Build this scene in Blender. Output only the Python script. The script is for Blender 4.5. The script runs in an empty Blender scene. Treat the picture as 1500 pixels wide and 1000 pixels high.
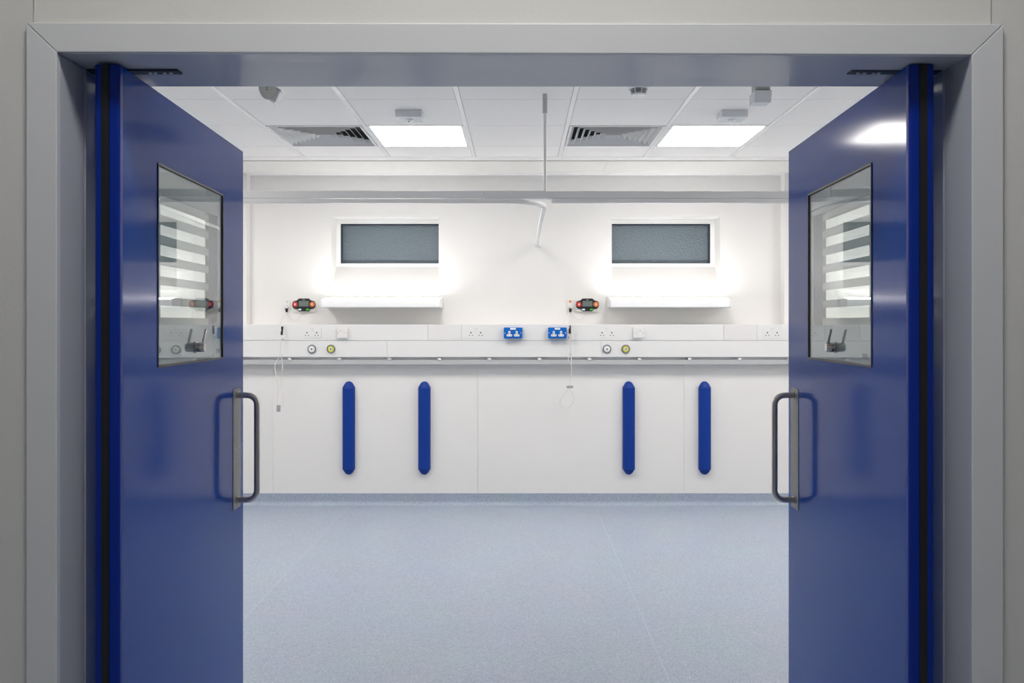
import bpy, bmesh, math, random
from mathutils import Vector, Matrix
random.seed(4)
scn = bpy.context.scene
# ------------------------------------------------------------------ camera, world, exposure
H = 1.42                     # eye height
F = 1278.0                   # focal length in pixels of the 1500 px wide frame
cam_d = bpy.data.cameras.new('camera'); cam = bpy.data.objects.new('camera', cam_d)
scn.collection.objects.link(cam); scn.camera = cam
cam.location = (0, 0, H); cam.rotation_euler = (math.pi/2, 0, 0)
cam_d.sensor_width = 36; cam_d.lens = 36*F/1500
cam_d.shift_x = -10/1500; cam_d.shift_y = -27/1500
cam_d.clip_start = .02
scn.view_settings.view_transform = 'Standard'; scn.view_settings.look = 'None'
scn.view_settings.exposure = 0.0; scn.view_settings.gamma = 1; scn.view_settings.use_curve_mapping = False
wd = bpy.data.worlds.new('dusk'); scn.world = wd; wd.use_nodes = True
wd.node_tree.nodes['Background'].inputs[0].default_value = (.20, .27, .31, 1)
wd.node_tree.nodes['Background'].inputs[1].default_value = .55
scn.cycles.max_bounces = 14; scn.cycles.diffuse_bounces = 7; scn.cycles.glossy_bounces = 6
scn.cycles.transmission_bounces = 10; scn.cycles.transparent_max_bounces = 12
P_PANEL = 21        # ceiling panel emission
P_BED = 14.5         # over-bed luminaire, upward lens
P_BEDF = .06         # its front lens
P_COR = 25          # corridor panel

def P(px, py, d):
    """point seen at photo pixel (px, py) and lying at depth d"""
    return Vector(((px-760)/F*d, d, H-(py-473)/F*d))
def X(px, d): return (px-760)/F*d
def Z(py, d): return H-(py-473)/F*d

# ------------------------------------------------------------------ materials
def mat(name, col, rough=.5, metal=0, emit=None, es=0, spec=.5, bump=0, bscale=200, var=0, vscale=6, trans=0, ior=1.5, coat=0, vary_rough=0):
    m = bpy.data.materials.new(name); m.use_nodes = True
    nt = m.node_tree; b = nt.nodes['Principled BSDF']
    b.inputs['Base Color'].default_value = (*col, 1); b.inputs['Roughness'].default_value = rough
    b.inputs['Metallic'].default_value = metal; b.inputs['Specular IOR Level'].default_value = spec
    b.inputs['IOR'].default_value = ior; b.inputs['Transmission Weight'].default_value = trans
    b.inputs['Coat Weight'].default_value = coat
    if emit: b.inputs['Emission Color'].default_value = (*emit, 1); b.inputs['Emission Strength'].default_value = es
    tc = nt.nodes.new('ShaderNodeTexCoord')
    if bump:
        n = nt.nodes.new('ShaderNodeTexNoise'); n.inputs['Scale'].default_value = bscale; n.inputs['Detail'].default_value = 3
        bp = nt.nodes.new('ShaderNodeBump'); bp.inputs['Strength'].default_value = bump; bp.inputs['Distance'].default_value = .002
        nt.links.new(tc.outputs['Object'], n.inputs['Vector']); nt.links.new(n.outputs['Fac'], bp.inputs['Height'])
        nt.links.new(bp.outputs['Normal'], b.inputs['Normal'])
    if var:
        n = nt.nodes.new('ShaderNodeTexNoise'); n.inputs['Scale'].default_value = vscale; n.inputs['Detail'].default_value = 4
        mx = nt.nodes.new('ShaderNodeMix'); mx.data_type = 'RGBA'
        mx.inputs['A'].default_value = (*[c*(1-var) for c in col], 1); mx.inputs['B'].default_value = (*[min(1, c*(1+var)) for c in col], 1)
        nt.links.new(tc.outputs['Object'], n.inputs['Vector']); nt.links.new(n.outputs['Fac'], mx.inputs['Factor'])
        nt.links.new(mx.outputs['Result'], b.inputs['Base Color'])
    return m
M = {}
M['wall'] = mat('wall_paint', (.80, .785, .765), .5, bump=.12, bscale=350, var=.012)
M['hyg'] = mat('wall_cladding', (.82, .80, .775), .42, var=.01, vscale=3)
M['corwall'] = mat('corridor_paint', (.66, .655, .64), .6, bump=.15, bscale=350, var=.02, vscale=3)
M['overpanel'] = mat('overpanel_paint', (.70, .69, .66), .5, bump=.1, bscale=300, var=.03, vscale=4)
M['trimw'] = mat('casing_metal', (.66, .67, .69), .38, bump=.05, bscale=400)
M['soffit'] = mat('lining_metal', (.55, .57, .62), .22, bump=.02, bscale=60)
M['tile'] = mat('ceiling_tile', (.94, .915, .885), .8, bump=.25, bscale=500, var=.015, vscale=60)
M['grid'] = mat('ceiling_grid', (.92, .91, .89), .25, spec=.6)
M['cream'] = mat('margin_board', (.80, .785, .74), .6, var=.02)
M['white'] = mat('white_plastic', (.80, .80, .79), .35)
M['ivory'] = mat('ivory_plastic', (.80, .775, .75), .35)
M['trunk'] = mat('trunking_metal', (.765, .76, .75), .4, bump=.03, bscale=300)
M['blank'] = mat('blank_plate', (.745, .73, .72), .4)
M['frame'] = mat('window_frame', (.85, .85, .84), .35)
M['gasket'] = mat('gasket', (.02, .03, .05), .5)
M['blue'] = mat('door_laminate', (.0, .052, .32), .10, spec=.12, bump=.01, bscale=25, var=.02, vscale=5)
M['heel'] = mat('door_edge_blue', (.0, .022, .26), .4, spec=.25)
M['black'] = mat('black_seal', (.006, .006, .007), .5)
M['guard'] = mat('blue_vinyl', (.003, .038, .27), .5, spec=.25, bump=.1, bscale=300)
M['bsock'] = mat('blue_plate', (.0, .12, .48), .5, spec=.25)
M['steel'] = mat('brushed_steel', (.62, .57, .52), .33, metal=1, bump=.02, bscale=300)
M['plate'] = mat('satin_steel_plate', (.30, .295, .285), .5, metal=.6, bump=.02, bscale=300)
M['chrome'] = mat('chrome', (.55, .52, .50), .12, metal=1)
M['alu'] = mat('track_aluminium', (.84, .83, .81), .45, metal=.1)
M['tube'] = mat('white_tube', (.88, .87, .855), .3)
M['rail'] = mat('grey_rail', (.50, .505, .505), .45, metal=.1)
M['glass'] = mat('clear_glass', (.95, 1, .98), 0, trans=1, ior=1.5)
M['glass2'] = mat('rear_glass', (.97, 1, .99), 0, trans=1, ior=1.2)
M['mask'] = mat('grey_glass_border', (.50, .55, .58), .5)
M['stripe'] = mat('frosted_stripe', (.82, .84, .82), .6)
M['stripe2'] = mat('frosted_stripe_rear', (.80, .82, .80), .6)
M['bead'] = mat('dark_bead', (.06, .055, .05), .45)
M['dark'] = mat('dark_slot', (.015, .015, .015), .6)
M['pinhole'] = mat('pinhole', (.10, .08, .07), .6)
M['grey'] = mat('grey_plastic', (.35, .355, .37), .45)
M['ltgrey'] = mat('light_grey_plastic', (.66, .68, .70), .45)
M['devgrey'] = mat('device_grey', (.42, .42, .40), .5)
M['blade'] = mat('diffuser_blade', (.74, .74, .735), .45)
M['red'] = mat('red_button', (.62, .05, .04), .3)
M['orange'] = mat('orange_button', (.75, .20, .05), .3)
M['green'] = mat('green_button', (.06, .50, .03), .35)
M['bwhite'] = mat('pale_button', (.65, .70, .80), .35)
M['lcd'] = mat('lcd', (.17, .20, .18), .2)
M['case'] = mat('black_case', (.014, .014, .017), .3)
M['yellow'] = mat('yellow_ring', (.62, .62, .06), .4)
M['ring'] = mat('grey_ring', (.16, .165, .19), .35)
M['brass'] = mat('brass_screw', (.6, .42, .15), .3, metal=.7)
M['cable'] = mat('white_cable', (.74, .70, .67), .45)
M['panel'] = mat('panel_diffuser', (.9, .9, .9), .5, emit=(1, .965, .925), es=P_PANEL)
M['bedup'] = mat('upper_lens', (.9, .9, .9), .5, emit=(1, .99, .98), es=P_BED)
M['bedfront'] = mat('front_lens', (.86, .86, .86), .35, emit=(1, 1, 1), es=P_BEDF)
M['corlight'] = mat('corridor_diffuser', (.9, .9, .9), .5, emit=(1, .98, .95), es=P_COR)
M['ink'] = mat('grey_print', (.14, .155, .18), .6)
M['weld'] = mat('weld_rod', (.45, .52, .63), .5)

def floor_mat():
    m = bpy.data.materials.new('speckled_vinyl'); m.use_nodes = True; nt = m.node_tree; b = nt.nodes['Principled BSDF']
    tc = nt.nodes.new('ShaderNodeTexCoord')
    v = nt.nodes.new('ShaderNodeTexVoronoi'); v.inputs['Scale'].default_value = 240
    w = nt.nodes.new('ShaderNodeTexNoise'); w.inputs['Scale'].default_value = 3; w.inputs['Detail'].default_value = 3
    cr = nt.nodes.new('ShaderNodeValToRGB'); e = cr.color_ramp.elements
    e[0].position = .0; e[0].color = (.25, .30, .385, 1); e[1].position = 1; e[1].color = (.49, .54, .62, 1)
    for p_, c_ in ((.2, (.345, .395, .475, 1)), (.5, (.365, .425, .52, 1)), (.8, (.395, .455, .545, 1))):
        k = e.new(p_); k.color = c_
    sep = nt.nodes.new('ShaderNodeSeparateColor')
    mx = nt.nodes.new('ShaderNodeMix'); mx.data_type = 'RGBA'; mx.blend_type = 'MULTIPLY'; mx.inputs['Factor'].default_value = .12
    nt.links.new(tc.outputs['Object'], v.inputs['Vector']); nt.links.new(tc.outputs['Object'], w.inputs['Vector'])
    nt.links.new(v.outputs['Color'], sep.inputs[0]); nt.links.new(sep.outputs[0], cr.inputs[0])
    nt.links.new(cr.outputs[0], mx.inputs['A']); nt.links.new(w.outputs['Color'], mx.inputs['B'])
    nt.links.new(mx.outputs['Result'], b.inputs['Base Color'])
    b.inputs['Roughness'].default_value = .42
    bp = nt.nodes.new('ShaderNodeBump'); bp.inputs['Strength'].default_value = .12; bp.inputs['Distance'].default_value = .001
    nt.links.new(sep.outputs[1], bp.inputs['Height']); nt.links.new(bp.outputs['Normal'], b.inputs['Normal'])
    return m
M['floor'] = floor_mat()

def obscure_mat():
    m = bpy.data.materials.new('obscured_glass'); m.use_nodes = True; nt = m.node_tree; b = nt.nodes['Principled BSDF']
    b.inputs['Base Color'].default_value = (.21, .265, .30, 1); b.inputs['Roughness'].default_value = .16
    b.inputs['Transmission Weight'].default_value = .35
    tc = nt.nodes.new('ShaderNodeTexCoord'); mp = nt.nodes.new('ShaderNodeMapping'); mp.inputs['Scale'].default_value = (28, 1, 75)
    mp.inputs['Rotation'].default_value = (0, .35, 0)
    n = nt.nodes.new('ShaderNodeTexNoise'); n.inputs['Scale'].default_value = 1.6; n.inputs['Detail'].default_value = 2
    bp = nt.nodes.new('ShaderNodeBump'); bp.inputs['Strength'].default_value = .9; bp.inputs['Distance'].default_value = .012
    nt.links.new(tc.outputs['Object'], mp.inputs[0]); nt.links.new(mp.outputs[0], n.inputs['Vector'])
    nt.links.new(n.outputs['Fac'], bp.inputs['Height']); nt.links.new(bp.outputs['Normal'], b.inputs['Normal'])
    return m
M['obscure'] = obscure_mat()

# ------------------------------------------------------------------ near-part scale
# The doorway is drawn at a convenient size and shrunk about the eye point to its true size
# (leaf 0.85 m wide, 48 mm thick) while SC is set.
NK = .715
SC = [1.0]
def sc(p):
    k = SC[0]; return Vector((p[0]*k, p[1]*k, H+(p[2]-H)*k))
Z0 = H-H/NK                  # floor level in the unscaled doorway coordinates
# ------------------------------------------------------------------ mesh helpers (world coordinates)
class MB:
    def __init__(s): s.bm = bmesh.new()
    def box(s, x0, x1, y0, y1, z0, z1, bev=0, seg=2):
        r = bmesh.ops.create_cube(s.bm, size=1)
        vs = r['verts']
        for v in vs:
            v.co = Vector(((x0+x1)/2+v.co.x*(x1-x0), (y0+y1)/2+v.co.y*(y1-y0), (z0+z1)/2+v.co.z*(z1-z0)))
        if bev:
            es = list({e for v in vs for e in v.link_edges})
            bmesh.ops.bevel(s.bm, geom=es, offset=bev, segments=seg, affect='EDGES', profile=.6)
        return s
    def prism(s, pts0, off):
        """closed polygon pts0 (3-D, coplanar) swept along off"""
        off = Vector(off)
        a = [s.bm.verts.new(p) for p in pts0]; b = [s.bm.verts.new(Vector(p)+off) for p in pts0]
        n = len(a)
        s.bm.faces.new(a); s.bm.faces.new(b[::-1])
        for i in range(n): s.bm.faces.new((a[(i+1) % n], a[i], b[i], b[(i+1) % n]))
        return s
    def quad(s, *pts):
        s.bm.faces.new([s.bm.verts.new(p) for p in pts]); return s
    def cyl(s, p0, p1, r0, r1=None, n=20):
        p0 = Vector(p0); p1 = Vector(p1); d = p1-p0; r1 = r0 if r1 is None else r1
        mtx = Matrix.Translation((p0+p1)/2) @ d.to_track_quat('Z', 'Y').to_matrix().to_4x4()
        bmesh.ops.create_cone(s.bm, cap_ends=True, segments=n, radius1=r0, radius2=r1, depth=d.length, matrix=mtx)
        return s
    def tube(s, pts, r, n=10, caps=True, rz=None):
        pts = [Vector(p) for p in pts]; rings = []
        up = None
        for i, p in enumerate(pts):
            t = (pts[min(i+1, len(pts)-1)]-pts[max(i-1, 0)]).normalized()
            if up is None:
                up = t.orthogonal().normalized()
            up = (up-t*up.dot(t)).normalized()
            side = t.cross(up)
            rings.append([s.bm.verts.new(p+(up*math.cos(a)+side*math.sin(a))*r) for a in [2*math.pi*k/n for k in range(n)]])
        for a, b in zip(rings, rings[1:]):
            for k in range(n): s.bm.faces.new((a[k], a[(k+1) % n], b[(k+1) % n], b[k]))
        if caps: s.bm.faces.new(rings[0][::-1]); s.bm.faces.new(rings[-1])
        return s
    def lathe(s, origin, axis, prof, n=28):
        """prof: list of (radius, distance along axis)"""
        o = Vector(origin); ax = Vector(axis).normalized(); u = ax.orthogonal().normalized(); w = ax.cross(u); rings = []
        for r, h in prof:
            if r < 1e-6: rings.append([s.bm.verts.new(o+ax*h)])
            else: rings.append([s.bm.verts.new(o+ax*h+(u*math.cos(2*math.pi*k/n)+w*math.sin(2*math.pi*k/n))*r) for k in range(n)])
        for a, b in zip(rings, rings[1:]):
            for k in range(n):
                q = [a[k % len(a)], a[(k+1) % len(a)], b[(k+1) % len(b)], b[k % len(b)]]
                q = list(dict.fromkeys(q))
                if len(q) > 2: s.bm.faces.new(q)
        return s
def wloc(o):
    l = Vector(o.location)
    while o.parent: o = o.parent; l = l+o.location
    return l
def obj(name, mb, m, parent=None, smooth=False, bevel=0, at=None):
    bm = mb.bm
    bmesh.ops.recalc_face_normals(bm, faces=bm.faces)
    if SC[0] != 1:
        for v in bm.verts: v.co = sc(v.co)
        if at: at = sc(at)
    co = [v.co for v in bm.verts]
    mn = Vector([min(c[i] for c in co) for i in range(3)]); mxx = Vector([max(c[i] for c in co) for i in range(3)])
    org = Vector(at) if at else (mn+mxx)/2
    if at is None and parent is None: org.z = mn.z
    bmesh.ops.translate(bm, verts=bm.verts, vec=-org)
    me = bpy.data.meshes.new(name); bm.to_mesh(me); bm.free()
    me.materials.append(M[m])
    if smooth:
        for p in me.polygons: p.use_smooth = True
        me.set_sharp_from_angle(angle=math.radians(38))
    o = bpy.data.objects.new(name, me); scn.collection.objects.link(o)
    if parent: o.parent = parent; o.location = org-wloc(parent)
    else: o.location = org
    if bevel:
        b = o.modifiers.new('edge', 'BEVEL'); b.width = bevel; b.segments = 2; b.limit_method = 'ANGLE'
    return o
def tag(o, label, cat=None, group=None, kind=None):
    o['label'] = label
    if cat: o['category'] = cat
    if group: o['group'] = group
    if kind: o['kind'] = kind
    return o
def thing(name, loc, label, cat, group=None, kind=None):
    o = bpy.data.objects.new(name, None); o.empty_display_size = .05; scn.collection.objects.link(o); o.location = sc(loc)
    return tag(o, label, cat, group, kind)
def B(*a, **k): return MB().box(*a, **k)
def kids(o): return [c for c in bpy.data.objects if c.parent == o]
def dup(o, delta, label=None):
    c = o.copy(); scn.collection.objects.link(c); c.location = Vector(o.location)+Vector(delta)
    if label: c['label'] = label
    for ch in kids(o):
        d = ch.copy(); scn.collection.objects.link(d); d.parent = c
        for g in kids(ch):
            e = g.copy(); scn.collection.objects.link(e); e.parent = d
    return c
def spline(pts, k=6):
    pts = [Vector(p) for p in pts]; out = []
    for i in range(len(pts)-1):
        p0 = pts[max(i-1, 0)]; p1 = pts[i]; p2 = pts[i+1]; p3 = pts[min(i+2, len(pts)-1)]
        for j in range(k):
            t = j/k
            out.append(.5*((2*p1)+(p2-p0)*t+(2*p0-5*p1+4*p2-p3)*t*t+(3*p1-p0-3*p2+p3)*t**3))
    return out+[pts[-1]]
def rrect(cx, cz, w, h, r, y, n=5):
    pts = []
    for (sx, sz, a0) in ((1, 1, 0), (-1, 1, 90), (-1, -1, 180), (1, -1, 270)):
        for k in range(n+1):
            a = math.radians(a0+90*k/n)
            pts.append((cx+sx*(w/2-r)+r*math.cos(a), y, cz+sz*(h/2-r)+r*math.sin(a)))
    return pts

# ------------------------------------------------------------------ shell
CZ = 2.586                   # ceiling height of the bay
YD, YR = 2.26, 2.58          # door wall: corridor face and room face
WL, WB = 6.80, 6.90          # far wall: lower cladding face, recessed upper face
RX = 3.7                     # half room width
YB = 2.58*NK               # where the bay begins
CX = -.012                   # centre of the doorway
JH = 1.1855                  # half clear width between the linings
ZS = 2.12                    # lining head
XLr, XRr = X(361, WL)-.0, X(1149, WL)

fl = thing('floor', (0, 3, 0), 'pale blue speckled vinyl floor with coved edge', 'floor', kind='structure')
obj('vinyl_sheet', B(-RX-.6, RX+.6, -1.8, WL+.3, -.06, 0), 'floor', fl)
for k, xs in enumerate((-1.318-1.915, -1.318, .597, .597+1.915)):
    obj('weld_line', B(xs-.0015, xs+.0015, YB-.3, WL-.05, .0, .0006), 'weld', fl)
# coved skirting along the far wall
cove = [(0, 0)]
prof = [(-.045, .0)]+[(-.045+.04*math.sin(a), .04-.04*math.cos(a)) for a in [math.radians(10*k) for k in range(1, 10)]]+[(-.0045, .094), (0, .094)]
mb = MB(); mb.prism([(-RX, WL+y, z+.0004) for y, z in prof]+[(-RX, WL, .0004)], (2*RX, 0, 0))
tag(obj('baseboard_back', mb, 'floor', smooth=True), 'blue speckled vinyl cove turned up the bottom of the far wall', 'baseboard', kind='structure')

wb = thing('wall_back', (0, WB, 0), 'white far wall with recessed upper part and two windows', 'wall', kind='structure')
seams = [-RX, X(400, WL), X(700, WL), X(1002, WL), RX]
for a, b in zip(seams, seams[1:]):
    obj('cladding_panel', B(a+.0008, b-.0008, WL, WL+.02, .094, 1.30), 'hyg', wb)
WT = 7.12                                    # inner depth of window reveal
wins = [(-1.484, -.634), (.735, 1.592)]
zs0, zs1, zt = Z(426, WB), Z(390.5, 7.09), Z(317, WB)
mb = MB()
mb.box(-RX, RX, WL+.02, WT+.1, 0, 1.30)                       # behind cladding
mb.box(-RX, XLr, WL, WT+.1, 1.30, CZ+.1); mb.box(XRr, RX, WL, WT+.1, 1.30, CZ+.1)   # piers
xs = [XLr, wins[0][0], wins[0][1], wins[1][0], wins[1][1], XRr]
for i in (0, 2, 4): mb.box(xs[i], xs[i+1], WB, WT+.1, 1.30, CZ+.1)
for w in wins:
    mb.box(w[0], w[1], WB, WT+.1, zt, CZ+.1)
    mb.prism([(w[0], WB, 1.30), (w[0], WT+.1, 1.30), (w[0], WT+.1, zs1), (w[0], WT-.03, zs1), (w[0], WB, zs0)], (w[1]-w[0], 0, 0))
obj('masonry', mb, 'wall', wb)
for i, w in enumerate(wins):
    wn = thing('window_%d' % (i+1), ((w[0]+w[1])/2, WT, zs1),
               ['left window of rippled grey glass in a deep white reveal', 'right window of rippled grey glass in a deep white reveal'][i], 'window', kind='structure')
    fw = .036; y0, y1 = WT-.03, WT+.02; fi = .014
    for a in ((w[0], w[0]+(fw if i == 0 else fi), zs1, zt), (w[1]-(fi if i == 0 else fw), w[1], zs1, zt)):
        obj('frame_bar', B(a[0], a[1], y0, y1, a[2], a[3], bev=.002), 'frame', wn)
    for a in ((zt-fw, zt), (zs1, zs1+fw*.75)):
        obj('frame_bar', B(w[0]+(fw if i == 0 else fi), w[1]-(fi if i == 0 else fw), y0, y1, a[0], a[1], bev=.002), 'frame', wn)
    mb = MB(); gx0, gx1, gz0, gz1 = w[0]+(fw if i == 0 else fi), w[1]-(fi if i == 0 else fw), zs1+fw*.75, zt-fw
    g = .004
    ga, gb = (.011, .005) if i == 0 else (.005, .011)
    mb.box(gx0, gx0+ga, y0+.006, y1, gz0, gz1); mb.box(gx1-gb, gx1, y0+.006, y1, gz0, gz1)
    mb.box(gx0+ga, gx1-gb, y0+.006, y1, gz0, gz0+g*.6); mb.box(gx0+ga, gx1-gb, y0+.006, y1, gz1-.009, gz1)
    obj('gasket', mb, 'gasket', wn)
    obj('pane', B(gx0+g, gx1-g, y1-.014, y1-.006, gz0+g, gz1-g), 'obscure', wn)

tag(obj('wall_left', B(-RX-.1, -RX, YB, WT, 0, CZ+.1), 'wall'), 'white side wall of the bay beyond the left door', 'wall', kind='structure')
tag(obj('wall_right', B(RX, RX+.1, YB, WT, 0, CZ+.1), 'wall'), 'white side wall of the bay beyond the right door', 'wall', kind='structure')

# wall with the doorway
SC[0] = NK
wf = thing('wall_front', (0, YD, Z0), 'pale grey corridor wall around the double doorway', 'wall', kind='structure')
mb = MB(); CW = 5.4
CCZ = 4.0
mb.box(-CW, CX-JH-.03, YD+.015, YR, Z0, CCZ); mb.box(CX+JH+.03, CW, YD+.015, YR, Z0, CCZ)
mb.box(CX-JH-.03, CX+JH+.03, YD+.015, YR, ZS+.02, CCZ)
obj('masonry', mb, 'corwall', wf)
obj('overdoor_panel', B(X(47, YD), X(1454, YD), YD+.009, YD+.0148, 2.185, CCZ), 'overpanel', wf)
# casing with mitred corners + lining
xo0, xi0 = X(38, YD), X(83, YD); xi1, xo1 = X(1424, YD), X(1470, YD)
zi0, zo0 = Z(76, YD), Z(33, YD); zi1, zo1 = Z(80, YD), Z(35.5, YD)
tr = thing('trim_1', (CX, YD, Z0), 'pale grey metal door surround with mitred corners', 'door frame', kind='structure')
m_ = .0006
obj('casing', MB().prism([(xo0, YD, Z0), (xi0, YD, Z0), (xi0, YD, zi0-m_), (xo0, YD, zo0-m_)], (0, .02, 0)), 'trimw', tr, bevel=.0015)
obj('casing', MB().prism([(xo1, YD, Z0), (xi1, YD, Z0), (xi1, YD, zi1-m_), (xo1, YD, zo1-m_)], (0, .02, 0)), 'trimw', tr, bevel=.0015)
obj('casing', MB().prism([(xo0+m_, YD, zo0), (xi0+m_, YD, zi0), (xi1-m_, YD, zi1), (xo1-m_, YD, zo1)], (0, .02, 0)), 'trimw', tr, bevel=.0015)
for s in (-1, 1):
    xj = CX+s*JH; ys = 2.405
    # jamb lining: flat face, bead, then hollow for the door heel
    pr = [(xj, YD+.001), (xj, ys), (xj-s*.002, ys+.003), (xj-s*.002, ys+.008), (xj, ys+.012), (xj+s*.004, ys+.02)]
    pr += [(xj+s*.016, ys+.045), (xj+s*.018, 2.52), (xj, 2.545), (xj, YR+.003), (xj+s*.029, YR+.003), (xj+s*.029, YD+.001)]
    obj('lining', MB().prism([(x, y, Z0) for x, y in pr], (0, 0, ZS-.0005-Z0)), 'soffit', tr)
xl, xr = CX-JH, CX+JH
mb = MB()
a = [(xl-.03, YD+.001, zi0), (xr+.03, YD+.001, zi1), (xr+.03, YR+.003, ZS), (xl-.03, YR+.003, ZS)]
vb = [mb.bm.verts.new(p) for p in a]; vt = [mb.bm.verts.new((p[0], p[1], ZS+.019)) for p in a]
mb.bm.faces.new((vb[0], vb[1], vb[2])); mb.bm.faces.new((vb[0], vb[2], vb[3])); mb.bm.faces.new(vt)
for i in range(4): mb.bm.faces.new((vb[i], vb[(i+1) % 4], vt[(i+1) % 4], vt[i]))
obj('head_lining', mb, 'soffit', tr)
for s in (-1, 1):
    x0, x1 = sorted((CX+s*1.18, CX+s*.93))
    pv = obj('pivot_plate', B(x0, x1, 2.408, 2.442, ZS-.005, ZS+.004), 'gasket', tr)
    for q in (.955, .972, .998, 1.012):
        obj('screw', MB().cyl((CX+s*q, 2.425, ZS-.0075), (CX+s*q, 2.425, ZS-.004), .005, n=12), 'ltgrey', pv)

# corridor shell behind the camera
tag(obj('wall_rear', B(-CW, CW, -1.75, -1.65, Z0, CCZ), 'corwall'), 'corridor wall behind the viewer, outside the picture', 'wall', kind='structure')
for s, nm in ((-1, 'left'), (1, 'right')):
    x0, x1 = sorted((s*CW, s*(CW+.1)))
    tag(obj('wall_corridor_'+nm, B(x0, x1, -1.75, YR, Z0, CCZ), 'corwall'), 'end wall of the corridor to the %s, outside the picture' % nm, 'wall', kind='structure')
cc = thing('ceiling', (0, 0, CCZ), 'corridor ceiling above the viewer, outside the picture', 'ceiling', kind='structure')
obj('slab', B(-CW, CW, -1.75, YR, CCZ, CCZ+.1), 'tile', cc)
cl = thing('ceiling_light', (0, 1.0, CCZ), 'corridor light panel above the doorway, outside the picture', 'ceiling light')
obj('frame', B(-.63, .63, .67, 1.33, CCZ-.012, CCZ), 'grid', cl)
obj('diffuser', B(-.6, .6, .70, 1.30, CCZ-.014, CCZ-.0121), 'corlight', cl)

SC[0] = 1
# bay ceiling: grid of lay-in tiles
ce = thing('ceiling', (0, 4.5, CZ), 'suspended ceiling of white lay-in tiles in the bay', 'ceiling', kind='structure')
GX, GY = .286, 5.153
YE = 6.124
panels = {(-2, 0), (1, 0), (-5, 0), (-5, -3), (4, 0), (4, -3)}          # (column, row) cells filled by light panels
vents = {(-3, 0), (0, 0)}
gaps = panels | vents
rows = []
y = GY
cells = []
for r in range(-6, 2):
    y0 = GY+.6*r; y1 = min(y0+.6, YE)
    y0 = max(y0, YB)
    if y1 <= y0: continue
    for c in range(-7, 6):
        x0 = GX+.6*c; x1 = x0+.6
        x0c, x1c = max(x0, -RX), min(x1, RX)
        if x1c-x0c < .05: continue
        cells.append((c, r, x0c, x1c, y0, y1))
mesh_cache = {}
for c, r, x0, x1, y0, y1 in cells:
    if (c, r) in gaps: continue
    key = (round(x1-x0, 3), round(y1-y0, 3))
    gx, gy = .0138, .0026
    if key not in mesh_cache:
        o = obj('ceiling_tile', B(x0+gx, x1-gx, y0+gy, y1-gy, CZ, CZ+.012, bev=.0015, seg=1), 'tile', ce)
        mesh_cache[key] = o
    else:
        s0 = mesh_cache[key]; o = s0.copy(); scn.collection.objects.link(o)
        o.location = Vector(((x0+x1)/2, (y0+y1)/2, CZ+.006))-wloc(ce)
for c in range(-6, 7):
    x0 = GX+.6*c
    if abs(x0) > RX-.02: continue
    obj('grid_runner', B(x0-.012, x0+.012, YB, YE, CZ-.001, CZ+.02), 'grid', ce)
obj('ceiling_void', B(-RX, RX, YB, WB, CZ+.25, CZ+.3), 'dark', ce)
mb = MB()
for r in range(-5, 2): mb.box(-RX, RX, GY+.6*r-.01, GY+.6*r+.01, CZ+.0125, CZ+.02)
obj('cross_runner', mb, 'gasket', ce)
obj('edge_angle', B(-RX, RX, YE, 6.25, CZ-.002, CZ+.02), 'grid', ce)
bs = [-RX, X(372, 6.5), X(886, 6.5), RX]
for a, b in zip(bs, bs[1:]):
    obj('margin_board', B(a+.001, b-.001, 6.262, 6.705, CZ-.006, CZ+.012), 'cream', ce)
obj('margin_strip', B(-RX, RX, 6.712, WB, CZ, CZ+.02), 'grid', ce)

def light_panel(c, r, label, grp):
    x0 = GX+.6*c; y0 = GY+.6*r
    t = thing('ceiling_light_panel', (x0+.3, y0+.3, CZ), label, 'ceiling light', grp)
    mb = MB(); w = .018; xa, xb = x0+.012, x0+.588; ya, yb = y0+.0015, y0+.5985
    mb.box(xa, xa+w, ya, yb, CZ-.003, CZ+.012); mb.box(xb-w, xb, ya, yb, CZ-.003, CZ+.012)
    mb.box(xa+w, xb-w, ya, ya+w*.4, CZ-.003, CZ+.012); mb.box(xa+w, xb-w, yb-w*.4, yb, CZ-.003, CZ+.012)
    obj('frame', mb, 'grid', t)
    obj('diffuser', B(xa+w, xb-w, ya+w*.4, yb-w*.4, CZ-.001, CZ+.01), 'panel', t)
    return t
light_panel(-2, 0, 'square lit ceiling panel left of the hanging rail support', 'recessed ceiling light panels')
light_panel(1, 0, 'square lit ceiling panel right of the hanging rail support', 'recessed ceiling light panels')

for c_, r_, w_ in ((-5, 0, 'far left'), (-5, -3, 'near left'), (4, 0, 'far right'), (4, -3, 'near right')):  # extra panels added out of view as fill light for the bay
    light_panel(c_, r_, 'unseen fill light panel added to the neighbouring bay, %s, hidden behind the open door' % w_, 'recessed ceiling light panels')

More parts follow.
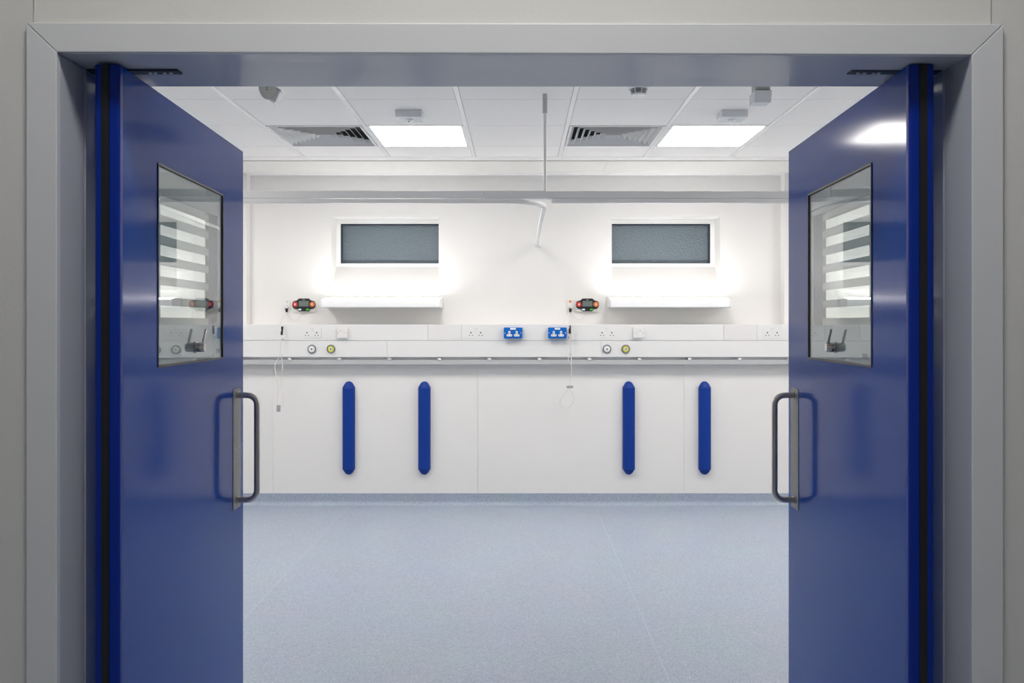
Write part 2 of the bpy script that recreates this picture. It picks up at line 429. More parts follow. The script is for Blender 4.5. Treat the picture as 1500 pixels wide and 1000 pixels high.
def vent(c, label):
    x0 = GX+.6*c+.015; x1 = x0+.57; y0 = GY+.003; y1 = y0+.594
    t = thing('ceiling_vent', ((x0+x1)/2, (y0+y1)/2, CZ), label, 'vent', 'four-way ceiling air diffusers')
    mx, my = (x0+x1)/2, (y0+y1)/2
    R = .285
    mb = MB(); w = .016
    mb.box(x0, x0+w, y0, y1, CZ-.004, CZ+.01); mb.box(x1-w, x1, y0, y1, CZ-.004, CZ+.01)
    mb.box(x0+w, x1-w, y0, y0+w, CZ-.004, CZ+.01); mb.box(x0+w, x1-w, y1-w, y1, CZ-.004, CZ+.01)
    obj('frame', mb, 'blade', t, bevel=.001)
    obj('duct', B(mx-.25, mx+.25, my-.25, my+.25, CZ+.09, CZ+.1), 'dark', t)
    nr = 7
    for k in range(nr):
        ro = .270-.037*k; ri = ro-.025; zl, zh = CZ-.002, CZ+.032
        if ri < .008: ri = .008
        for q in range(4):
            a = math.radians(90*q); ca, sa = math.cos(a), math.sin(a)
            def T(u, v, z): return (mx+u*ca-v*sa, my+u*sa+v*ca, z)
            mb = MB(); th = .0015
            pts = [T(-ro, -ro, zl), T(ro, -ro, zl), T(ri, -ri, zh), T(-ri, -ri, zh)]
            f = [mb.bm.verts.new(p) for p in pts]; g = [mb.bm.verts.new((p[0], p[1], p[2]+th)) for p in pts]
            mb.bm.faces.new(f); mb.bm.faces.new(g[::-1])
            for i in range(4): mb.bm.faces.new((f[(i+1) % 4], f[i], g[i], g[(i+1) % 4]))
            obj('louvre_blade', mb, 'blade', t)
    return t
vent(-3, 'square louvred air vent left of the left ceiling light panel')
vent(0, 'square louvred air vent between the two ceiling light panels')

# ------------------------------------------------------------------ doors
TH = math.atan(.0445/1.19)
SC[0] = NK
def door(s, name, label):
    dr = Vector((s*math.sin(TH), math.cos(TH), 0)); nr = Vector((s*math.cos(TH), -math.sin(TH), 0))
    o0 = Vector((CX+s*1.059, 2.34, 0))
    D = lambda u, v, z: o0+dr*u+nr*v+Vector((0, 0, z))
    L, T0, zt_, zb = 1.19, .068, 2.1125, Z0+.011
    g0, g1, gz0, gz1 = .271, .917, 1.287, 1.900
    t = thing(name, D(.08, T0/2, Z0), label, 'door', kind='structure')
    def sweep(poly, z0, z1):
        return [D(u, v, z0) for u, v in poly], Vector((0, 0, z1-z0))
    rad = .007
    arc0 = [(rad-rad*math.cos(math.radians(a)), rad-rad*math.sin(math.radians(a))) for a in range(0, 91, 15)]
    rr = .012
    arc1 = [(rr-rr*math.sin(math.radians(a)), T0-rr+rr*math.cos(math.radians(a))) for a in range(0, 91, 15)]
    mb = MB()
    e0 = .02
    mb.prism(*sweep([(e0, 0), (g0, 0), (g0, T0), (e0, T0)], zb, zt_))
    mb.prism(*sweep([(g1, 0), (L, 0), (L, T0), (g1, T0)], zb, zt_))
    mb.prism(*sweep([(g0, 0), (g1, 0), (g1, T0), (g0, T0)], gz1, zt_))
    mb.prism(*sweep([(g0, 0), (g1, 0), (g1, T0), (g0, T0)], zb, gz0))
    obj('leaf', mb, 'blue', t)
    # rounded heel lipping with groove for the seal
    mb = MB()
    poly = [(e0, 0)]+arc0[::-1]+[(0, .0268), (.004, .027), (.004, .048), (0, .0482)]+arc1[::-1]+[(e0, T0)]
    mb.prism(*sweep(poly, zb, zt_))
    h = obj('heel_lipping', mb, 'heel', t, smooth=True)
    obj('seal_strip', MB().prism(*sweep([(.0041, .0272), (-.002, .0275), (-.002, .0475), (.0041, .0478)], zb, zt_-.001)), 'black', t)
    # vision panel
    vp = obj('vision_panel', MB().prism(*sweep([(g0+.004, .002), (g1-.004, .002), (g1-.004, .008), (g0+.004, .008)], gz0+.006, gz1-.006)), 'glass', t)
    vp['label'] = 'clear glass pane with horizontal frosted stripes'
    obj('rear_pane', MB().prism(*sweep([(g0+.004, .058), (g1-.004, .058), (g1-.004, .064), (g0+.004, .064)], gz0+.006, gz1-.006)), 'glass2', vp)
    mb = MB()
    def bar(u0, u1, z0, z1, v0, v1): mb.prism(*sweep([(u0, v0), (u1, v0), (u1, v1), (u0, v1)], z0, z1))
    bv0, bv1 = -.003, .010
    bar(g0, g1, gz0, gz0+.006, bv0, bv1); bar(g0, g1, gz1-.006, gz1, bv0, bv1)
    bar(g0, g0+.004, gz0, gz1, bv0, bv1); bar(g1-.004, g1, gz0, gz1, bv0, bv1)
    obj('bead', mb, 'bead', t)
    # opaque grey border around the viewing area (both sides of the unit)
    r0, r1, rz0, rz1 = .305, .876, 1.412, 1.812
    mb = MB()
    for v0, v1 in ((.0085, .0105), (.0552, .0572)):
        bar(g0, r0, gz0, gz1, v0, v1); bar(r1, g1, gz0, gz1, v0, v1)
        bar(r0, r1, gz0, rz0, v0, v1); bar(r0, r1, rz1, gz1, v0, v1)
    obj('border', mb, 'mask', t)
    for k in range(7):
        z0 = 1.410+.0627*k+.002; z1 = z0+.0253
        if k == 6: z1 = z0+.022
        for vv, ua, ub, mm in ((.012, r0, .742, 'stripe'), (.030, r0+.0, .83, 'stripe2')):
            obj('stripe', MB().prism(*sweep([(ua, vv), (ub, vv), (ub, vv+.001), (ua, vv+.001)], z0, z1)), mm, vp)
    # louvre control lever
    uk, zk = .619, 1.338
    ax = -nr
    kb = obj('lever_knob', MB().lathe(D(uk, .002, zk), ax, [(0, 0), (.019, 0), (.019, .004), (.016, .005), (.016, .028), (.014, .031), (0, .031)]), 'chrome', t, smooth=True)
    obj('lever_rod', MB().tube([D(uk, -.022, zk+.010), D(uk+(.012 if s < 0 else -.012), -.022, zk+.030), D(uk+(.034 if s < 0 else -.034), -.022, zk+.060)], .0042, 12), 'chrome', kb, smooth=True)
    # print on glass
    # pull handle
    pz0, pz1, pu0, pu1 = .690, 1.163, 1.047, 1.15
    pts = []
    for (cu, cz, a0) in ((pu1-.01, pz1-.01, 0), (pu0+.01, pz1-.01, 90), (pu0+.01, pz0+.01, 180), (pu1-.01, pz0+.01, 270)):
        for k in range(4):
            a = math.radians(a0+30*k); pts.append((cu+.01*math.cos(a), cz+.01*math.sin(a)))
    pl = obj('handle_plate', MB().prism([D(u, -.0001, z) for u, z in pts], -nr*.002), 'plate', t)
    for u in (pu0+.018, pu1-.018):
        for z in (pz0+.022, (pz0+pz1)/2, pz1-.022):
            obj('screw', MB().lathe(D(u, -.0021, z), -nr, [(.0042, 0), (.0038, .001), (0, .0014)], 10), 'steel', pl, smooth=True)
    uh, zh0, zh1, pr, br = 1.10, .7235, 1.1355, .079, .038
    path = [D(uh, -.0022, zh1), D(uh, -pr+br, zh1)]
    for k in range(1, 9):
        a = math.radians(90*k/8); path.append(D(uh, -(pr-br)-br*math.sin(a), zh1-br+br*math.cos(a)))
    for k in range(0, 9):
        a = math.radians(90*k/8); path.append(D(uh, -(pr-br)-br*math.cos(a), zh0+br-br*math.sin(a)))
    path.append(D(uh, -.0022, zh0))
    hn = obj('pull_handle', MB().tube(path, .0117, 20), 'steel', t, smooth=True)
    for z in (zh0, zh1): obj('collar', MB().lathe(D(uh, -.0022, z), -nr, [(0, 0), (.0142, 0), (.0142, .0045), (.0118, .005)], 20), 'steel', hn, smooth=True)
    # small maker's mark printed low on the glass
    fc = bpy.data.curves.new('glass_mark', 'FONT'); fc.body = 'TOEL'; fc.size = .021; fc.extrude = .0001; fc.align_x = 'CENTER'
    tmp = bpy.data.objects.new('tmp', fc); scn.collection.objects.link(tmp)
    dg = bpy.context.evaluated_depsgraph_get(); dg.update()
    me = bpy.data.meshes.new_from_object(tmp.evaluated_get(dg)); bpy.data.objects.remove(tmp)
    me.materials.clear(); me.materials.append(M['ink'])
    o = bpy.data.objects.new('glass_mark', me); scn.collection.objects.link(o); o.parent = vp
    ex = dr if s < 0 else -dr
    c = D(.868 if s < 0 else .335, .0078, 1.318)
    me.transform(Matrix(((ex.x, 0, -nr.x, 0), (ex.y, 0, -nr.y, 0), (0, 1, 0, 0), (0, 0, 0, 1)))); me.transform(Matrix.Scale(NK, 4))
    o.location = sc(c-nr*.006-Vector((0, 0, .007)))-wloc(vp)
    return t
door(-1, 'door_1', 'left blue door leaf swung open with striped glass panel and steel pull handle')
door(1, 'door_2', 'right blue door leaf swung open with striped glass panel and steel pull handle')

SC[0] = 1
# ------------------------------------------------------------------ bedhead trunking
YT = 6.70; XT0, XT1 = -2.9, 2.9
tk = thing('wall_trunking', (0, YT, 1.149), 'long white two-tier service trunking across the far wall', 'trunking')
zt0, zt1, zm = Z(522.8, YT), Z(475, YT), Z(498.5, YT)
obj('housing', B(XT0, XT1, YT+.008, WB-.001, zt0+.002, zt1-.001), 'trunk', tk)
us = [XT0, X(627, YT), X(676, YT), X(1060, YT), X(1109, YT), XT1]
for i, (a, b) in enumerate(zip(us, us[1:])):
    bl = i in (1, 3)
    o = obj('blank_cover' if bl else 'cover', B(a+.0008, b-.0008, YT-(.002 if bl else 0), YT+.0075, zm+(.0 if bl else .001), zt1, bev=.0015, seg=1), 'blank' if bl else 'trunk', tk)
    if bl: o['label'] = 'slightly pinker blank cover plate'
ls = [XT0, X(567, YT), X(881, YT), XT1]
for a, b in zip(ls, ls[1:]):
    obj('cover', B(a+.0005, b-.0005, YT, YT+.0075, zt0, zm-.0012, bev=.0015, seg=1), 'trunk', tk)

rl = thing('equipment_rail', (0, 6.72, 1.10), 'grey horizontal equipment rail on short brackets below the trunking', 'rail')
YRl = 6.715
obj('bar', B(XT0, XT1, YRl, YRl+.010, Z(533.5, YRl), Z(527, YRl), bev=.0015), 'rail', rl)
for k in range(-3, 14):
    x = X(351+73.2*k, YRl)
    if x < XT0 or x > XT1: continue
    mb = MB().box(x-.013, x+.013, YRl+.0102, WL-.0005, Z(534, YRl), Z(523.8, YRl), bev=.002, seg=1)
    mb.box(x-.013, x+.013, YRl-.010, YRl+.0104, Z(527.0, YRl)+.0004, Z(523.9, YRl))
    obj('bracket', mb, 'ivory', rl)

def wsocket(px, label):
    x = X(px, YT); z = Z(487, YT)
    t = thing('power_socket', (x, YT, z), label, 'socket', 'white double power sockets on the trunking')
    y = YT-.0002
    mb = MB().prism(rrect(x, z-.002, .140, .078, .004, y), (0, -.0035, 0)); obj('face_plate', mb, 'trunk', t)
    y -= .0036
    for s in (-1, 1):
        cx = x+s*.037
        mb = MB(); mb.box(cx-.0045, cx+.0045, y-.0008, y, z-.006, z+.005)
        mb.box(cx-.0155, cx-.0075, y-.0008, y, z-.024, z-.018); mb.box(cx+.0075, cx+.0155, y-.0008, y, z-.024, z-.018)
        obj('pin_holes', mb, 'pinhole', t)
    obj('rocker', B(x-.011, x+.011, y-.004, y, z+.006, z+.027, bev=.001), 'blank', t)
    mb = MB()
    for k in range(4): mb.box(x-.013+.007*k, x-.008+.007*k, y-.0006, y, z+.0315, z+.0335)
    obj('print', mb, 'grey', t)
wsocket(457, 'white double socket left of the leftmost switch plate')
wsocket(697, 'white double socket left of the two blue sockets')
wsocket(889, 'white double socket right of the hanging pull cord')
wsocket(1131, 'white double socket at the right end beside the right door')

def bsocket(px, label):
    x = X(px, YT-.04); z = Z(487.5, YT-.04); yf = YT-.045
    t = thing('blue_power_socket', (x, YT, z), label, 'socket', 'blue double power sockets')
    obj('body', MB().prism(rrect(x, z, .140, .082, .006, yf+.004), (0, YT-.0003-yf-.004, 0)), 'bsock', t, bevel=.001)
    obj('face_plate', MB().prism(rrect(x, z, .142, .084, .008, yf), (0, .004, 0)), 'bsock', t, bevel=.001)
    y = yf-.0002
    for s in (-1, 1):
        cx = x+s*.028
        mb = MB(); mb.prism(rrect(cx, z+.004, .016, .022, .005, y), (0, -.003, 0)); mb.prism(rrect(cx, z-.018, .042, .017, .006, y), (0, -.003, 0))
        q = obj('shutter', mb, 'white', t)
        mb = MB(); mb.box(cx-.003, cx+.003, y-.004, y-.003, z-.001, z+.007)
        mb.box(cx-.014, cx-.008, y-.004, y-.003, z-.0205, z-.0155); mb.box(cx+.008, cx+.014, y-.004, y-.003, z-.0205, z-.0155)
        obj('pin_holes', mb, 'pinhole', q)
        obj('screw', MB().cyl((x+s*.062, y-.002, z), (x+s*.062, y, z), .0035, n=12), 'ltgrey', t)
    lb = obj('label_plate', B(x-.021, x+.021, y-.001, y, z+.025, z+.039), 'white', t)
    mb = MB()
    for k in range(5): mb.box(x-.013+.0055*k, x-.0095+.0055*k, y-.0014, y-.001, z+.0305, z+.0335)
    obj('print', mb, 'ltgrey', lb)
bsocket(751.5, 'bright blue double socket on the trunking, left one of two')
bsocket(816.5, 'bright blue double socket beside the hanging pull cord, right one of two')

def swplate(px, flip, label):
    x = X(px, YT-.01); z = Z(487, YT-.01); yf = YT-.026
    t = thing('switched_spur', (x, YT, z), label, 'switch', 'square switch plates on the trunking')
    obj('back_box', B(x-.038, x+.038, YT-.016, YT-.0003, z-.040, z+.036, bev=.001), 'ltgrey', t)
    obj('face_plate', B(x-.041, x+.041, yf, YT-.0165, z-.040, z+.039, bev=.002), 'ivory', t)
    f = -1 if flip else 1
    obj('switch', MB().prism(rrect(x-f*.013, z-.006, .022, .035, .005, yf-.0002), (0, -.004, 0)), 'white', t)
    obj('switch_mark', B(x-f*.013-.007, x-f*.013+.007, yf-.001, yf-.0002, z+.014, z+.018), 'grey', t)
    obj('fuse_cover', B(x+f*.006, x+f*.021, yf-.002, yf-.0002, z-.012, z+.022, bev=.0006), 'blank', t)
    for s in (-1, 1): obj('screw', MB().cyl((x+s*.031, yf-.0015, z), (x+s*.031, yf-.0001, z), .0035, n=12), 'brass', t)
swplate(502, False, 'square ivory switch plate on the trunking under the left light')
swplate(935, True, 'square ivory switch plate on the trunking under the right light')

def outlet(px, m, label, grp):
    c = P(px, 511, YT); y = YT-.0002
    t = thing('gas_outlet', c, label, 'gas outlet', grp)
    c = Vector((c.x, y, c.z))
    obj('collar', MB().lathe(c, (0, -1, 0), [(0, 0), (.032, 0), (.0335, .006), (.032, .012), (.026, .013), (.025, .007), (0, .007)], 32), 'ring', t, smooth=True)
    obj('colour_ring', MB().lathe(c+Vector((0, -.0075, 0)), (0, -1, 0), [(0, 0), (.0245, 0), (.0245, .003), (.015, .004), (.012, .003), (0, .003)], 28), m, t, smooth=True)
    obj('probe_socket', MB().lathe(c+Vector((0, -.0108, 0)), (0, -1, 0), [(0, 0), (.0125, 0), (.0125, .004), (.006, .005), (.005, .001), (0, .001)], 24), 'white', t, smooth=True)
    obj('bore', MB().lathe(c+Vector((0, -.0121, 0)), (0, -1, 0), [(0, 0), (.0058, 0), (.0058, .0044), (0, .0044)], 16), 'dark', t)
outlet(457, 'white', 'round white gas outlet under the leftmost double socket', 'gas outlets')
outlet(485, 'yellow', 'round yellow-ringed gas outlet right of the leftmost white outlet', 'gas outlets')
outlet(889, 'white', 'round white gas outlet right of the hanging pull cord', 'gas outlets')
outlet(916.5, 'yellow', 'round yellow-ringed gas outlet under the right switch plate', 'gas outlets')

# ------------------------------------------------------------------ over-bed luminaires
def luminaire(x0, x1, label):
    t = thing('overbed_light', ((x0+x1)/2, WB, 1.53), label, 'wall light', 'over-bed wall lights')
    zb = Z(434, WB); yf = WB-.215
    zf1, zf0, zf2 = Z(438.7, yf), Z(446, yf), Z(450.5, yf)
    pr = [(WB-.001, zb), (yf, zf1), (yf-.004, zf1-.012), (yf, zf2+.006), (yf+.012, zf2), (WB-.001, zf2+.004)]
    for xa, xb in ((x0, x0+.012), (x1-.012, x1)):
        obj('end_cap', MB().prism([(xa, y, z) for y, z in pr], (xb-xa, 0, 0)), 'frame', t, bevel=.002)
    a, b = x0+.0125, x1-.0125
    obj('upper_lens', MB().prism([(a, WB-.10, zb-.003-.095*(zb-zf1)/.215), (a, yf+.008, zf1-.0015), (a, yf+.008, zf1-.006), (a, WB-.10, zb-.02)], (b-a, 0, 0)), 'bedup', t)
    obj('front_lens', MB().prism([(a, yf+.0035, zf1-.001), (a, yf-.001, zf1-.004), (a, yf-.004, zf1-.014), (a, yf, zf2+.006), (a, yf+.010, zf2+.0005), (a, yf+.012, zf2+.004), (a, yf+.0035, zf1-.02)], (b-a, 0, 0)), 'bedfront', t, smooth=True)
    obj('base_tray', MB().prism([(a, yf+.0125, zf2+.001), (a, WB-.001, zf2+.005), (a, WB-.001, zb), (a, WB-.099, zb-.001-.095*(zb-zf1)/.215), (a, WB-.099, zf2+.012), (a, yf+.0125, zf2+.010)], (b-a, 0, 0)), 'white', t)
luminaire(-1.52, -.60, 'long white glowing wall light under the left window')
luminaire(.70, 1.625, 'long white glowing wall light under the right window')

# ------------------------------------------------------------------ nurse call units
def call_unit(px, label, grp='call units beside the wall lights'):
    y = WB; yf = WB-.035
    x = X(px, yf); z = Z(446.5, yf)
    t = thing('nurse_call_unit', (x, WB, z), label, 'call unit', grp)
    obj('back_plate', MB().prism(rrect(x, z-.020*.2, .178, .098, .012, WB-.022), (0, .0217, 0)), 'ivory', t, bevel=.003)
    y = WB-.0222; 
    out = [(-.040, .051), (.040, .051), (.050, .040), (.062, .034), (.080, .030), (.089, .018), (.092, 0), (.088, -.016), (.078, -.028), (.062, -.032), (.050, -.034), (.040, -.050), (-.040, -.050)]
    half = [(a, b) for a, b in out if a > 0]
    poly = half+[(-a, b) for a, b in half[::-1]]
    obj('case', MB().prism([(x+a, y, z+b) for a, b in poly], (0, -.014, 0)), 'case', t, bevel=.003)
    y -= .0143
    obj('screen', B(x-.039, x+.039, y-.001, y, z-.012, z+.032), 'lcd', t)
    for s, m in ((-1, 'red'), (1, 'orange')):
        o = obj('call_button' if s < 0 else 'reset_button', MB().lathe((x+s*.067, y, z+.004), (0, -1, 0), [(0, 0), (.0205, 0), (.019, .004), (.010, .006), (0, .0065)], 24), m, t, smooth=True)
        mb = MB(); mb.box(x+s*.067-.005, x+s*.067+.005, y-.0076, y-.0060, z-.003, z+.011, bev=.001, seg=1)
        obj('mark', mb, 'white' if s < 0 else 'ltgrey', o)
    obj('small_button', MB().prism(rrect(x-.031, z-.036, .025, .013, .004, y), (0, -.002, 0)), 'bwhite', t)
    o = obj('small_button', MB().prism(rrect(x+.031, z-.036, .025, .013, .004, y), (0, -.002, 0)), 'green', t); o['label'] = 'green button'
    obj('indicator', B(x-.008, x+.008, y-.0006, y, z+.038, z+.043), 'grey', t)
    return x, z
call_unit(445, 'black call unit with red and orange buttons left of the left wall light')
call_unit(860.5, 'black call unit with red and orange buttons left of the right wall light')

def cord_socket(px, lampm, label):
    yf = WB-.02; x = X(px, yf); z = Z(447, yf)
    t = thing('handset_socket', (x, WB, z), label, 'socket', 'small handset sockets')
    obj('face_plate', B(x-.022, x+.022, WB-.012, WB-.0003, z-.050, z+.046, bev=.003), 'ivory', t)
    obj('lamp', MB().lathe((x, WB-.0121, z+.030), (0, -1, 0), [(0, 0), (.010, 0), (.009, .006), (.005, .009), (0, .0095)], 18), lampm, t, smooth=True)
    obj('socket_hood', MB().lathe((x, WB-.02, z-.022), (0, 0, 1), [(0, -.002), (.016, 0), (.013, .012), (.008, .020), (0, .022)], 18), 'ltgrey', t, smooth=True)
    obj('plug', MB().lathe((x, WB-.022, z-.026), (0, 0, -1), [(0, 0), (.0115, 0), (.0095, .022), (.006, .030), (0, .030)], 16), 'case', t, smooth=True)
cord_socket(420, 'ltgrey', 'small white cord socket with black plug left of the left call unit')
cord_socket(835.5, 'orange', 'small socket with orange lamp and black plug beside the right call unit')

def cable_path(pts, y=None):
    return spline([P(px, py, d) for px, py, d in pts], 6)
def call_cord(pts, stick, clip, label, clips, loops=()):
    p0 = P(*pts[0])
    t = thing('call_cord', p0, label, 'cord')
    obj('cable', MB().tube(cable_path(pts), .0029, 8), 'cable', t, smooth=True)
    for lp in loops: obj('cable', MB().tube(cable_path(lp), .0029, 8), 'cable', t, smooth=True)
    a, b = stick
    obj('handset', MB().tube([P(*a), P(*a).lerp(P(*b), .08), P(*a).lerp(P(*b), .92), P(*b)], .0085, 14), 'case', t, smooth=True)
    for c in clips:
        q = P(*c[:3]); w, h = c[3], c[4]
        obj(c[5], B(q.x-w/2, q.x+w/2, q.y-.008, q.y+.008, q.z-h/2, q.z+h/2, bev=.003), c[6], t)
yc = 6.655
call_cord([(420, 455, WB-.022), (416, 463, WB-.06), (411, 476, yc), (413, 492, yc), (411, 506, yc), (409, 522, yc), (403, 533, yc), (404, 548, yc), (407.5, 568, yc), (406, 585, yc), (407.5, 595, yc)],
          ((413.6, 478, yc-.006), (412.6, 490.5, yc-.006)), None, 'thin white call cord with black handset hanging from the left socket',
          [(414.5, 496.5, yc, .018, .007, 'cord_stop', 'grey'), (412, 519, yc, .010, .006, 'cord_stop', 'ltgrey'), (408, 598, yc, .028, .050, 'clip', 'grey')],
          [[(420.5, 457, WB-.022), (422, 462, WB-.02), (429, 468, WB-.02), (437, 467, WB-.02), (441.5, 458, WB-.02)],
           [(412, 520, yc), (413.5, 535, yc), (412, 560, yc), (414, 585, yc), (414, 593, yc), (410, 597, yc)]])
call_cord([(835.5, 456, WB-.022), (836.5, 466, WB-.06), (837, 480, yc), (836.5, 500, yc), (835, 519, yc), (832.5, 526, yc), (837, 536, yc), (836.5, 550, yc), (834.5, 562, yc), (833, 566, yc)],
          ((834.6, 476.5, yc-.006), (834.8, 488.5, yc-.006)), None, 'white call cord with black handset and loose loop hanging from the right socket',
          [(832.7, 494, yc, .008, .016, 'cord_stop', 'grey'), (835.6, 519, yc, .014, .006, 'cord_stop', 'grey'), (834.8, 566.5, yc, .050, .019, 'clip', 'grey')],
          [[(836.5, 457, WB-.022), (841, 463, WB-.02), (849, 467.5, WB-.02), (855, 465, WB-.02), (857.5, 457.5, WB-.02)],
           [(833, 456, WB-.022), (833.8, 470, yc), (834, 488, yc), (836, 505, yc), (837, 530, yc), (837, 536, yc)],
           [(833, 568, yc), (830, 574, yc), (824, 581, yc), (820.5, 588, yc), (822, 594, yc), (828, 597.5, yc), (834, 596, yc), (838.5, 590, yc), (840.5, 580, yc), (838, 575, yc), (833.5, 569, yc)]])

# ------------------------------------------------------------------ blue bump guards
def guard(pxt, label):
    d = WL-.045; x = X(pxt, d); w = .094
    z0, z1, z2, z3 = Z(695.5, d), Z(687, d), Z(568.5, d), Z(559, d)
    t = thing('bump_guard', (x, WL, z0), label, 'wall guard', 'blue vertical bump guards')
    def sec(f, z):
        hw = w/2*f; dp = .052*(.35+.65*f)
        pts = [(-hw, 0), (-hw, .45*dp), (-hw*.88, .75*dp), (-hw*.55, .96*dp), (0, dp), (hw*.55, .96*dp), (hw*.88, .75*dp), (hw, .45*dp), (hw, 0)]
        return [(x+a, WL-.0003-b, z) for a, b in pts]
    def loft(secs):
        mb = MB(); rr = [[mb.bm.verts.new(p) for p in s] for s in secs]
        for a, b in zip(rr, rr[1:]):
            n = len(a)
            for k in range(n): mb.bm.faces.new((a[k], a[(k+1) % n], b[(k+1) % n], b[k]))
        mb.bm.faces.new(rr[0]); mb.bm.faces.new(rr[-1]); return mb
    obj('rail_body', loft([sec(1, z1+.0012), sec(1, z2-.0012)]), 'guard', t, smooth=True)
    hh = z3-z2
    fs = [(1.02, 0), (1.0, .06), (.62, .70), (.45, .88), (.22, 1.0)]
    obj('end_cap', loft([sec(f, z2+hh*k) for f, k in fs]), 'guard', t, smooth=True)
    obj('end_cap', loft([sec(f, z1-(z1-z0)*k) for f, k in fs]), 'guard', t, smooth=True)
for px, lb in ((509.8, 'leftmost of the four upright blue bump guards, nearest the left door'), (621, 'upright blue bump guard, second from the left door'),
               (921.8, 'upright blue bump guard, second from the right door'), (1033.5, 'rightmost of the four upright blue bump guards, nearest the right door')):
    guard(px, lb)

# ------------------------------------------------------------------ curtain rails
YK = 4.437
kr = thing('curtain_rail', (X(798, YK), YK, Z(292, YK)), 'long white curtain rail hung from the ceiling across the bay', 'curtain rail')
zr0, zr1 = Z(290.3, YK), Z(279.6, YK)
xj = X(801, YK)
for a, b, m, dz in ((-RX+.02, X(709, YK)-.0008, 'tube', 0), (X(709, YK)+.0008, xj-.001, 'alu', 0), (xj+.001, RX-.02, 'alu', -.002)):
    obj('beam', B(a, b, YK-.012, YK+.03, zr0+dz+.0, zr1+dz, bev=.002), m, kr)
rd = obj('drop_rod', MB().cyl((X(798.3, YK), YK+.009, zr1+.0002), (X(798.3, YK), YK+.009, CZ-.09), .0085, n=16), 'alu', kr, smooth=True)
obj('rod_sleeve', MB().cyl((X(798.3, YK), YK+.009, CZ-.097), (X(798.3, YK), YK+.009, CZ-.0015), .0125, n=16), 'rail', rd, smooth=True)
def track(name, pts, label, grp='curtain tracks'):
    t = thing(name, pts[0], label, 'curtain track', grp)
    mb = MB(); n = len(pts)
    # small rectangular-ish extrusion following the path
    rings = []
    for i, p in enumerate(pts):
        p = Vector(p); tt = (Vector(pts[min(i+1, n-1)])-Vector(pts[max(i-1, 0)])).normalized(); sd = Vector((tt.y, -tt.x, 0)).normalized()*.010
        h = .0105
        rings.append([mb.bm.verts.new(p+q) for q in (sd+Vector((0, 0, -h)), sd*1.3+Vector((0, 0, -h*.3)), sd+Vector((0, 0, h)), -sd+Vector((0, 0, h)), -sd*1.3+Vector((0, 0, -h*.3)), -sd+Vector((0, 0, -h)))])
    for a, b in zip(rings, rings[1:]):
        for k in range(6): mb.bm.faces.new((a[k], a[(k+1) % 6], b[(k+1) % 6], b[k]))
    mb.bm.faces.new(rings[0]); mb.bm.faces.new(rings[-1])
    obj('profile', mb, 'tube', t, smooth=True)
    return t
zk = Z(294.6, YK)
xw = X(786.5, WB)
rc = .22
xc = X(799, YK)
path = [(-RX+.02, YK, zk)]+[(xc-rc, YK, zk)]
for k in range(1, 10):
    a = math.radians(10*k); path.append((xc-rc+rc*math.sin(a), YK+rc-rc*math.cos(a), zk))
path.append((xc, 5.4, zk)); path.append((xw, WB-.03, zk))
tl = track('curtain_track', path, 'white curtain track curving back to the wall between the windows')
wk = [(x, y, z) for x, y, z in path]
obj('wall_bracket', MB().lathe((xw, WB-.0005, zk), (0, -1, 0), [(0, 0), (.024, 0), (.024, .006), (.012, .012), (.012, .03), (0, .03)], 20), 'white', tl, smooth=True)
obj('end_hook', MB().tube(spline([(xw+.004, WB-.05, zk-.008), (xw+.012, WB-.06, zk-.028), (xw+.026, WB-.06, zk-.030), (xw+.024, WB-.06, zk-.018), (xw+.008, WB-.055, zk-.022), (xw-.014, WB-.05, zk-.026)], 5), .002, 8), 'ltgrey', tl, smooth=True)
xR = X(783, YK)
track('curtain_track', [(xR, YK+.0, zk+.001), (xc+.03, YK-.001, zk+.001), (RX-.3, YK-.001, zk+.001)][1:], 'straight white curtain track under the right half of the curtain rail')

# ------------------------------------------------------------------ ceiling devices
def em_light(px0, px1, label, led):
    d = 4.763; x0, x1 = X(px0, d), X(px1, d)
    t = thing('emergency_light', ((x0+x1)/2, d+.07, CZ), label, 'emergency light', 'square emergency lights')
    obj('housing', B(x0, x1, d, d+.14, CZ-.040, CZ-.0003, bev=.003), 'ltgrey', t)
    c = ((x0+x1)/2, d+.07, CZ-.0402)
    ln = obj('lens', MB().lathe(c, (0, 0, -1), [(0, 0), (.024, 0), (.021, .006), (.012, .009), (0, .010)], 24), 'white', t, smooth=True)
    obj('led', MB().lathe((c[0]-.006, c[1]-.002, CZ-.0503), (0, 0, -1), [(0, 0), (.007, 0), (.004, .003), (0, .004)], 12), led, ln, smooth=True)
em_light(579, 617.5, 'small square emergency light above the left ceiling light panel', 'green')
em_light(1057.8, 1096, 'small square emergency light above the right ceiling light panel', 'chrome')

d = 4.30; c = Vector((X(935.5, d), d, CZ))
sd = thing('smoke_detector', c, 'round slotted smoke detector on the ceiling under the door head', 'smoke detector')
obj('base', MB().lathe(c-Vector((0, 0, .0003)), (0, 0, -1), [(0, 0), (.053, 0), (.053, .010), (.047, .016), (0, .016)], 32), 'white', sd, smooth=True)
obj('chamber', MB().lathe(c-Vector((0, 0, .016)), (0, 0, -1), [(0, 0), (.041, 0), (.034, .022), (0, .022)], 32), 'dark', sd, smooth=True)
for k in range(3):
    obj('slot_ring', MB().lathe(c-Vector((0, 0, .021+.007*k)), (0, 0, -1), [(.032, 0), (.0445-.0035*k, -.0005), (.0440-.0035*k, .0012), (.032, .0015)], 32), 'ltgrey', sd, smooth=True)
for k in range(8):
    a = math.radians(45*k+12); u = Vector((math.cos(a), math.sin(a), 0))
    obj('rib', MB().tube([c+u*.047-Vector((0, 0, .014)), c+u*.035-Vector((0, 0, .041))], .0022, 6), 'white', sd)
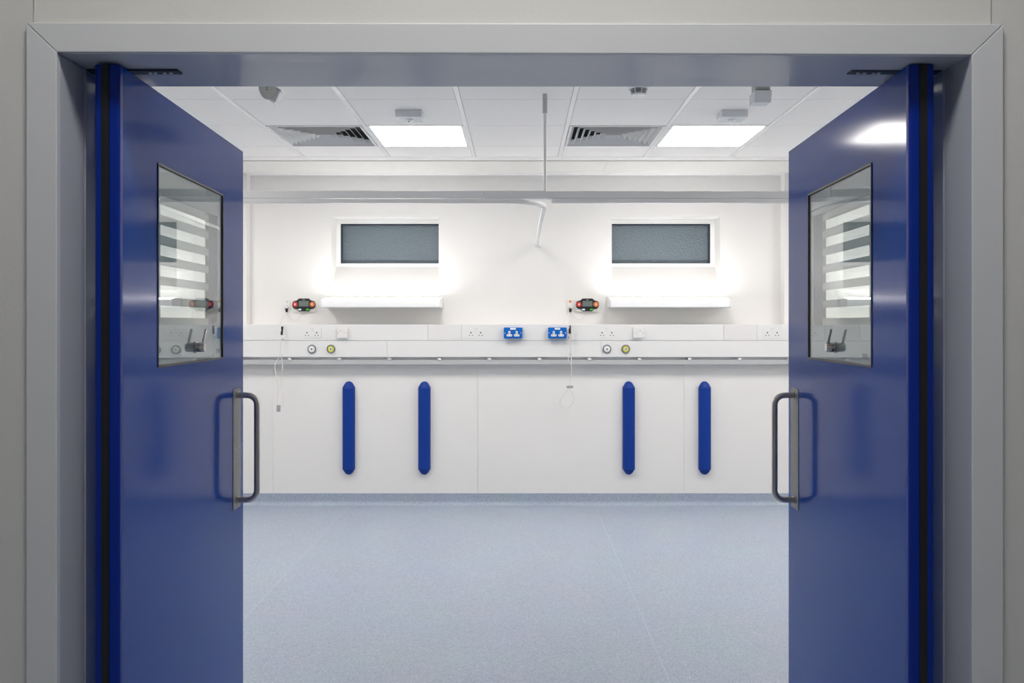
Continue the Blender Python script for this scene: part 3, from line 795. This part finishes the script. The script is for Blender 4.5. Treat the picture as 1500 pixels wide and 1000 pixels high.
obj('cap', MB().lathe(c-Vector((0, 0, .0385)), (0, 0, -1), [(0, 0), (.034, 0), (.032, .005), (.016, .008), (0, .008)], 32), 'white', sd, smooth=True)

# swivel detector, left: rounded grey side cheek facing the door, white barrel behind
d = 3.95
sp = thing('swivel_sensor', (X(397, d), d+.03, CZ), 'grey round-cheeked swivel sensor hanging from the ceiling at upper left', 'sensor')
obj('ceiling_base', B(X(382, d), X(410, d), d-.03, d+.09, CZ-.02, CZ-.0003, bev=.003), 'white', sp)
cx_, hw, zbt = X(392, d), .040, Z(146, d)
pts = [(cx_-hw, CZ-.02)]
for k in range(13):
    a = math.pi*k/12; pts.append((cx_-hw*math.cos(a), zbt+.070-.070*math.sin(a)))
pts.append((cx_+hw, CZ-.02))
ck = obj('cheek', MB().prism([(x, d-.01, z) for x, z in pts], (0, .012, 0)), 'devgrey', sp, bevel=.002)
for z in (zbt+.043, zbt+.055): obj('screw', MB().cyl((cx_, d-.013, z), (cx_, d-.0101, z), .0028, n=10), 'dark', ck)
a0, a1 = P(393, 141, d), P(399, 127, d)
ax = Vector((.045, .055, -.032))
dn = (a1-a0).normalized()
bx = [a0-dn*.012, a1+dn*.03, a1+dn*.03+ax*.5, a0-dn*.012+ax*.5]
mb = MB(); mb.prism([p+Vector((0, .016, 0)) for p in (a0-dn*.004, a0+dn*.05, a0+dn*.05+Vector((.030, 0, -.018)), a0-dn*.004+Vector((.030, 0, -.018)))], (0, .06, 0))
hd = obj('head', mb, 'ltgrey', sp, bevel=.002)
q0 = a0-dn*.004
mb = MB(); mb.prism([p+Vector((0, .010, 0)) for p in (q0, q0+Vector((.030, 0, -.018)), q0+Vector((.030, 0, -.018))-dn*.008, q0-dn*.008)], (0, .06, 0))
obj('head_rim', mb, 'frame', hd)
mb = MB(); q1 = a0+dn*.052
mb.prism([p+Vector((0, .010, 0)) for p in (q1, q1+Vector((.034, 0, -.020)), q1+Vector((.034, 0, -.020))+dn*.004, q1+dn*.004)], (0, .06, 0))
obj('head_rim', mb, 'frame', hd)

# box sensor, right
d = 4.0
bs_ = thing('box_sensor', (X(1117, d), d+.03, CZ), 'pale box-shaped motion sensor hanging from the ceiling at upper right', 'sensor')
x0, x1 = X(1106, d), X(1131, d); z0 = Z(148.7, d); zm_ = Z(131.7, d)
obj('mount', B(x0+.004, x1-.004, d+.012, d+.075, zm_+.004, CZ-.0003), 'devgrey', bs_, bevel=.002)
mb = MB(); mb.prism([(x0, d, zm_), (x0, d+.015, z0), (x0, d+.10, z0+.004), (x0, d+.10, zm_)], (x1-x0, 0, 0))
obj('housing', mb, 'ltgrey', bs_, bevel=.002)
obj('lens_band', B(x0+.006, x1-.006, d+.006, d+.0115, zm_+.006, CZ-.03, bev=.001), 'grey', bs_)
